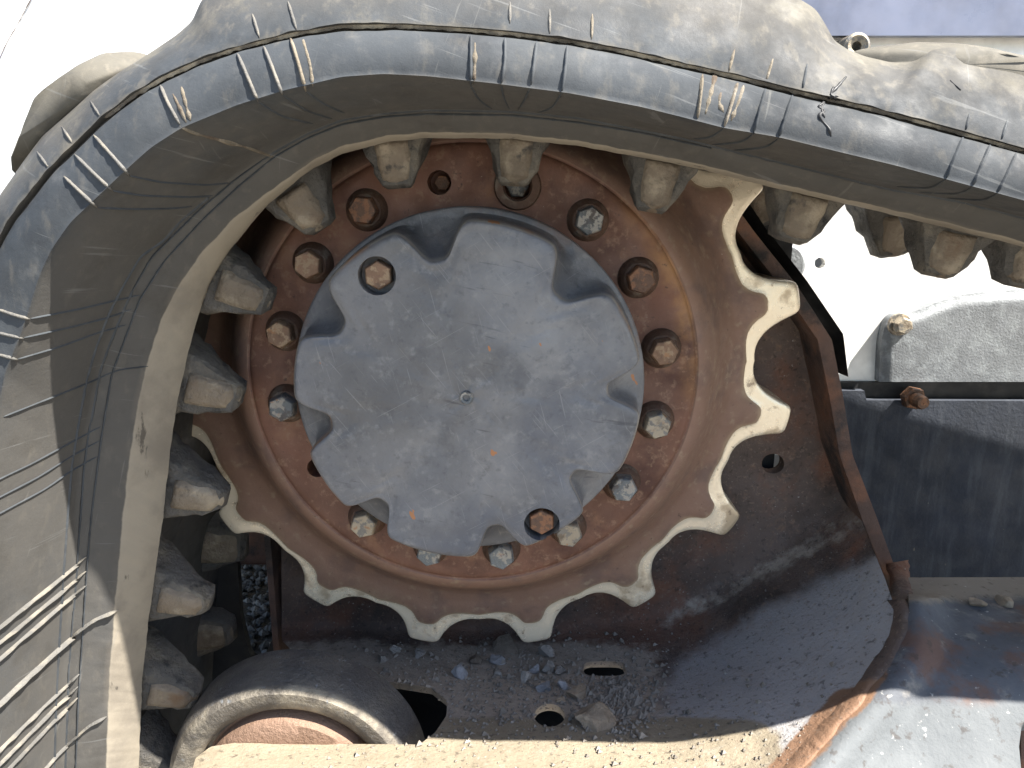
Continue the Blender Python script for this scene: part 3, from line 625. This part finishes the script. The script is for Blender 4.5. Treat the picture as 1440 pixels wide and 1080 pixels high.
# raised mould lines on the side of the track
def rib(name, pl, w, h, m, parent, tree=None, step=5, taper=True, jit=.25):
    Q = smooth_line(pl, step, 3) if len(pl) > 2 else poly_resample(pl, step=step)
    pts, nrm = [], []
    for q in Q:
        p, nn = hit(q[0], q[1], tree)
        if p is None: continue
        if nn.dot(Vector(CAMP)-p) < 0: nn = -nn
        if pts and (p-pts[-1]).length > .03: continue
        pts.append(p); nrm.append(nn)
    if len(pts) < 3: return None
    V, F = [], []; n = len(pts)
    for i in range(n):
        t = (pts[min(i+1, n-1)]-pts[max(i-1, 0)]).normalized(); s = t.cross(nrm[i]).normalized()
        k = 1+jit*mnoise.noise(Vector((pts[i].x*300, pts[i].z*300, 1)));  e = min(1, .35+i/2.5, .35+(n-1-i)/2.5) if taper else 1
        ww, hh = w*k*e, h*k*e
        for a, b in ((-1, -.0008/h), (-.35, .9), (.35, .9), (1, -.0008/h)): V.append(pts[i]+s*ww*a+nrm[i]*hh*b)
        if i: F += [(4*i-4+j, 4*i-3+j, 4*i+1+j, 4*i+j) for j in range(3)]
    F += [(0, 1, 2, 3), (4*n-4, 4*n-3, 4*n-2, 4*n-1)]
    return mesh(name, V, F, m, parent)
upper = [[(127, 142), (143, 167)], [(87, 178), (103, 203)], [(52, 213), (70, 238)], [(355, 20), (365, 53)], [(405, 2), (417, 42)], [(717, 3), (717, 33)], [(773, 13), (773, 47)], [(833, 20), (832, 55)],
         [(1033, 70), (1025, 100)], [(1087, 83), (1077, 115)], [(1135, 90), (1128, 128)], [(1363, 160), (1357, 187)], [(1417, 168), (1407, 200)]]
faceA = [[(132, 190), (157, 218), (182, 247)], [(105, 217), (131, 243), (158, 268)], [(90, 248), (113, 270), (137, 292)], [(225, 118), (236, 145), (253, 175)], [(333, 73), (348, 108), (363, 143)], [(370, 63), (384, 98), (397, 133)], [(408, 52), (420, 90), (430, 128)],
         [(662, 47), (662, 80), (662, 120)], [(710, 51), (710, 88), (705, 117)], [(755, 56), (751, 88), (747, 119)], [(798, 62), (795, 95), (790, 130)], [(988, 105), (985, 135), (981, 166)], [(1038, 114), (1028, 148), (1018, 180)], [(1077, 123), (1068, 155), (1060, 187)], [(1115, 132), (1105, 162), (1095, 194)],
         [(1355, 191), (1342, 222), (1330, 252)], [(1393, 202), (1380, 232), (1367, 263)], [(1430, 213), (1417, 243), (1402, 272)], [(-6, 434), (20, 443), (42, 449)], [(-6, 467), (14, 472), (33, 476)], [(-6, 497), (10, 502), (25, 506)]]
faceB = [[(182, 247), (225, 256), (290, 260), (322, 257)], [(158, 268), (200, 275), (265, 277), (300, 275)], [(137, 292), (190, 294), (240, 293), (270, 290)], [(363, 143), (395, 163), (440, 174)], [(397, 133), (430, 155), (467, 167)], [(430, 128), (455, 146), (485, 159)],
         [(662, 120), (673, 140), (692, 153)], [(705, 117), (707, 135), (716, 153)], [(747, 119), (738, 140), (729, 154)], [(790, 130), (778, 151), (757, 158)], [(1018, 180), (1000, 193), (975, 195)], [(1060, 187), (1045, 199), (1002, 203)], [(1095, 194), (1080, 206), (1032, 211)],
         [(1330, 252), (1310, 264), (1262, 262)], [(1367, 263), (1350, 272), (1292, 270)], [(1402, 272), (1385, 281), (1332, 278)],
         [(43, 448), (110, 435), (160, 423), (197, 415)], [(33, 475), (100, 460), (147, 448), (185, 435)], [(25, 505), (83, 488), (140, 467), (177, 457)], [(5, 586), (20, 580), (120, 540), (167, 520), (208, 515)],
         [(-10, 678), (45, 652), (107, 618), (142, 600)], [(-10, 704), (52, 672), (103, 640), (140, 620)], [(-10, 727), (63, 688), (100, 662), (137, 642)]]
low = [[(-20, 896), (45, 844), (90, 808), (122, 782)], [(-20, 918), (45, 865), (90, 828), (122, 802)], [(-20, 942), (45, 885), (88, 848), (122, 822)], [(-20, 1006), (30, 958), (83, 910), (115, 883), (133, 870), (165, 857)],
       [(-15, 1067), (40, 1013), (80, 975), (112, 947)], [(-15, 1087), (40, 1032), (78, 993), (110, 965)], [(0, 1092), (40, 1050), (78, 1010), (110, 980)], [(50, 1095), (83, 1057), (127, 1018), (150, 1007)]]
for i, l in enumerate(upper): rib('mould_rib', l, .0011, .0008, M_seam if i in (8, 9, 7) else (M_rib if i < 8 else M_rub), trk)
for i, l in enumerate(faceA): rib('mould_rib', l, .0012, .0013, M_seam if i in (6, 11, 12) else (M_rub if 7 <= i < 18 else M_rib), trk)
for l in faceB: rib('mould_rib', l, .0008, .0008, M_rub, trk)
for i, l in enumerate(low): rib('mould_rib', l, .00062, .0028 if len(l) < 6 else .0040, M_rib, trk, jit=.3)
g1 = [(293, 277), (253, 311), (230, 338), (197, 360), (170, 407), (153, 440), (133, 493), (120, 540), (107, 613), (100, 660), (95, 720), (88, 820), (82, 920), (78, 1003), (76, 1090)]
g2 = [(1500, 319), (1440, 306), (1347, 282), (1253, 266), (1103, 229), (1027, 211), (960, 194), (813, 165), (720, 156), (600, 154), (540, 159), (480, 168), (433, 187), (387, 212), (333, 251), (280, 296), (213, 362), (180, 420), (155, 480), (140, 522), (124, 613), (118, 660), (114, 720), (107, 813), (97, 933), (91, 1090)]
g3 = [(1000, 208), (900, 186), (813, 172), (720, 162), (600, 160), (540, 164), (480, 175), (433, 194), (387, 220), (340, 258), (290, 304), (232, 366), (197, 420), (157, 527), (143, 613), (133, 690), (128, 730), (122, 803), (117, 880), (110, 987), (106, 1090)]
for l in (g1, g2, g3): rib('groove_line', l, .0008, .0011, M_rub, trk, taper=False, jit=.5)
rib('torn_flash', [(1440, 211), (1355, 187), (1230, 153), (1115, 127), (1038, 107), (960, 90), (880, 71), (800, 57), (720, 46), (650, 40), (560, 35), (480, 36), (410, 47), (333, 67), (283, 84), (230, 108), (190, 132), (147, 165)], .0010, .0016, M_crack, trk, step=4, jit=.6)
rib('dirt_seam', [(253, 178), (275, 188), (300, 194), (350, 208), (385, 221)], .0014, .0010, M_seam, trk, jit=1)
rib('dirt_seam', [(243, 132), (252, 150), (262, 172)], .0016, .0004, M_seam, trk, jit=1)

for l in ([(1190, 108), (1176, 124), (1166, 133), (1182, 142)], [(1172, 122), (1165, 140), (1150, 150)], [(1150, 150), (1162, 156), (1150, 162), (1158, 172), (1166, 180), (1169, 192)], [(1160, 143), (1154, 153), (1160, 166)], [(1336, 113), (1344, 120), (1351, 127)]):
    rib('crack', l, .0011, .0007, M_black, trk, step=3, jit=1.2)
for l in ([(1008, 96), (1000, 130), (992, 160)], [(1014, 130), (1010, 145), (1018, 158)], [(1046, 120), (1040, 140), (1028, 170)], [(255, 122), (262, 150), (268, 170)], [(425, 52), (436, 90), (440, 122)], [(668, 60), (668, 90), (666, 118)]):
    rib('dirt_seam', l, .0016, .0003, M_seam, trk, step=4, jit=1.2)
# steel-cored guide lugs on the inside of the track, a near row and a far row
def guide_lug(root, tip, wr, wt, near=True, seed=0, Yr=None):
    if near: yf_r, yf_t, yb_r, yb_t = -.114, -.103, -.062, -.087
    else: yf_r, yf_t, yb_r, yb_t = Yr-.018, Yr, Yr+.04, Yr+.018; wt *= 1.25; wr *= 1.15
    yr, yt = (yf_r+yf_t)/2, yf_t
    A, B = at(*root, yr), at(*tip, yt); ax = B-A; ax[1] = 0; Lg = np.linalg.norm(ax); ax /= Lg
    A = A-ax*.022; Lg += .022; s = np.array([ax[2], 0, -ax[0]])
    kr, kt = (yr-CAM_Y)/F_PX/2, (yt-CAM_Y)/F_PX/2; hr, ht = wr*kr*1.38, wt*kt*.86
    rn = random.Random(seed); V = []
    ns, nt_ = 11, 20
    # cross-section: rounded box ring, swept root -> tip, tip rounded
    for i in range(ns):
        t = i/(ns-1); tt = t**1.0; h = hr+(ht-hr)*tt; yf = yf_r+(yf_t-yf_r)*t; yb = yb_r+(yb_t-yb_r)*t; L_ = Lg*t
        if i == ns-1: h *= .72; yf += .004; yb -= .004; L_ = Lg
        if i == ns-2: L_ = Lg*.955; t = .955; h = (hr+(ht-hr)*t)*.95
        yc, hy = (yf+yb)/2, (yb-yf)/2
        for k in range(nt_):
            a = 2*PI*k/nt_; ca, sa = math.cos(a), math.sin(a); ex = .26
            u = math.copysign(abs(ca)**ex, ca)*h; v = math.copysign(abs(sa)**ex, sa)*hy
            p = A+ax*L_+s*u+np.array([0, yc+v-A[1], 0])
            d = mnoise.fractal(Vector(p)*95+Vector((seed*3.1, 0, 0)), .8, 2, 3)
            V.append(p+(s*ca+np.array([0, sa, 0]))*d*.0030)
    F = grid_faces(ns, nt_, wc=True)+[tuple(range((ns-1)*nt_, ns*nt_))]
    lug = mesh('guide_lug', V, F, M_lug, trk, loc=A+ax*Lg*.5, sharp=38)
    # worn steel face let into the front
    V = []; m_, n_ = 12, 9; off = .10*hr*(rn.random()-.2)
    t0 = .40
    for i in range(m_):
        t = t0+(1.004-t0)*i/(m_-1); h = (hr+(ht-hr)*t)*(.56+.40*((t-t0)/(1-t0))); yf = yf_r+(yf_t-yf_r)*t
        for j in range(n_):
            u = -1+2*j/(n_-1); e = 1 if (0 < i < m_-1 and 0 < j < n_-1) else 0
            p = A+ax*(Lg*t-(.004*u*u if i > m_-3 else 0))+s*(u*h+off*(1-t))
            d = mnoise.fractal(Vector(p)*110+Vector((0, 0, seed*2.)), .8, 2, 3)
            p = p+np.array([0, yf-p[1]+(-.0034*(1-.45*u*u) if e else .003)+(.003 if i == m_-2 else 0)+d*.0010, 0]); V.append(p)
    mesh('steel_face', V, grid_faces(m_, n_), M_lugsteel, lug)
near = [((255, 540), (336, 562), 100, 42), ((300, 398), (378, 427), 95, 40), ((410, 268), (449, 323), 100, 44), ((550, 196), (559, 265), 97, 44), ((728, 190), (723, 262), 90, 46), ((935, 220), (917, 299), 100, 46), ((1143, 272), (1115, 342), 105, 50), ((1350, 326), (1322, 391), 108, 50), ((1462, 350), (1434, 405), 108, 48),
        ((237, 692), (313, 707), 95, 38), ((217, 840), (291, 854), 92, 34), ((203, 972), (276, 985), 90, 34), ((197, 1090), (265, 1112), 95, 36), ((1690, 408), (1662, 460), 108, 50)]
for i, a in enumerate(near): guide_lug(*a, True, i)
far = [((252, 655), (328, 660), 90, 46), ((250, 768), (344, 772), 84, 44), ((235, 897), (326, 893), 80, 38), ((1072, 248), (1073, 318), 70, 42), ((1265, 292), (1261, 361), 72, 44), ((862, 200), (864, 238), 62, 40), ((1458, 345), (1452, 400), 72, 44)]
for i, a in enumerate(far): guide_lug(*a, False, 40+i, .086)

# ------------------------------------------------------------------ stones and grit lying on the ledge
dg = bpy.context.evaluated_depsgraph_get(); dg.update()
gpo = bpy.data.objects['guard_plate']; mw = gpo.matrix_world
off = wloc(gpo); fb = BVHTree.FromPolygons([v.co+off for v in gpo.data.vertices], [tuple(p.vertices) for p in gpo.data.polygons])
def stone_mesh(r, seed, flat=.75):
    bm = bmesh.new(); bmesh.ops.create_icosphere(bm, subdivisions=3, radius=1); rn = random.Random(seed)
    pl = [(Vector((rn.gauss(0, 1), rn.gauss(0, 1), rn.gauss(0, 1))).normalized(), rn.uniform(.38, .75)) for _ in range(11)]
    for v in bm.verts:
        for n_, d in pl:
            e = v.co.dot(n_)-d
            if e > 0: v.co -= n_*e
        v.co *= r*(1+.12*mnoise.noise(v.co*2.2+Vector((seed, 0, 0)))); v.co.z *= flat
    me = bpy.data.meshes.new('stone'); bm.to_mesh(me); bm.free(); return me
stones = [(537, 930, 15, 4, 'pale upright stone leftmost on the dark ledge'), (556, 917, 14, 4, 'pale rounded stone beside the leftmost upright stone'), (590, 923, 19, 0, 'round grey stone below the gap of two lower teeth, left part of ledge'), (542, 944, 10, 4, 'small pale pebble under the leftmost upright stone'),
          (646, 951, 24, 1, 'angular pale blue stone on the open middle of the ledge'), (698, 933, 20, 1, 'blue-grey angular stone below the big brown clod'), (713, 913, 36, 2, 'large flat brown clod under a lower sprocket tooth'), (667, 931, 18, 2, 'small brown stone between pale blue and blue-grey stones'),
          (772, 923, 26, 0, 'largest grey stone right of the brown clod'), (752, 945, 17, 1, 'dark blue-grey stone left in the stone cluster'), (770, 944, 19, 4, 'pale lilac stone in the middle of the stone cluster'), (787, 947, 18, 0, 'grey rounded stone right in the stone cluster'), (738, 956, 16, 4, 'narrow pale stone left under the cluster'),
          (765, 971, 19, 1, 'flat blue stone above the round hole'), (792, 967, 15, 1, 'small blue-grey stone above right of the round hole'), (812, 981, 28, 3, 'crumbly tan clod right above the round hole'), (700, 949, 11, 4, 'tiny white pebble under the blue-grey angular stone'), (836, 1020, 46, 3, 'big tan crumbly clod at the shadow edge right of round hole'), (790, 988, 12, 3, 'small tan clod touching the round hole rim')]
for i, (px, py, w, k, lb) in enumerate(stones):
    p, nn = hit(px, py, fb)
    if p is None: continue
    d = (p-Vector(CAMP)).length; r = w*.62*d/F_PX
    if nn.dot(Vector(CAMP)-p) < 0: nn = -nn
    me = stone_mesh(r, i+3, .6 if k in (2, 3) else .8); me.materials.append(M_st[k])
    o = bpy.data.objects.new('clod' if k in (2, 3) and w > 20 else 'stone', me); COL.objects.link(o)
    o.location = p+Vector((0, 0, r*.35)); o.rotation_euler = (random.uniform(-.15, .15), random.uniform(-.15, .15), random.uniform(0, 6))
    tagp(o, lb, 'clod' if o.name.startswith('clod') else 'stone', 'stones lying on the frame ledge')
sb = bpy.data.objects['side_beam']; so_ = wloc(sb); bb = BVHTree.FromPolygons([v.co+so_ for v in sb.data.vertices], [tuple(p.vertices) for p in sb.data.polygons])
for i, (px, py, w, lb) in enumerate(((1374, 852, 24, 'crumbly tan clod on the beam, left one of the two'), (1412, 848, 28, 'crumbly tan clod on the beam, right one of the two'))):
    p, nn = hit(px, py, bb)
    if p is None: continue
    me = stone_mesh(w*.5*(p-Vector(CAMP)).length/F_PX, 70+i, .6); me.materials.append(M_st[3])
    o = bpy.data.objects.new('clod', me); COL.objects.link(o); o.location = p+Vector((0, 0, .003)); tagp(o, lb, 'clod')
V, F = [], []
def crumb(px, py, r):
    p, nn = hit(px, py, fb)
    if p is None: return
    b = len(V)
    for q in ((1, 0, 0), (-.6, .8, 0), (-.5, -.8, .1), (0, 0, 1), (.1, .1, -.6)):
        V.append(p+Vector(q)*r*random.uniform(.6, 1.3)+Vector((0, 0, r*.3)))
    F.extend(tuple(b+i for i in f) for f in ((0, 1, 3), (1, 2, 3), (2, 0, 3), (1, 0, 4), (2, 1, 4), (0, 2, 4)))
for _ in range(1500):
    px, py = random.gauss(720, 130), random.gauss(965, 40)
    if 890 < py < 1075: crumb(px, py, abs(random.gauss(0, .0012))+.0005)
for _ in range(800):
    px, py = random.gauss(865, 34), random.gauss(985, 26); crumb(px, py, abs(random.gauss(0, .0014))+.0006)
for _ in range(300):
    px, py = random.uniform(420, 1150), random.uniform(1000, 1085); crumb(px, py, abs(random.gauss(0, .0010))+.0004)
for _ in range(700):
    px, py = random.uniform(430, 1250), random.uniform(700, 1000); crumb(px, py, abs(random.gauss(0, .0006))+.0003)
o = mesh('grit', V, F, M_grit, smooth=False, fix=False); tagp(o, 'grey grit and crumbled dirt scattered over the frame ledge', 'grit', kind='stuff')
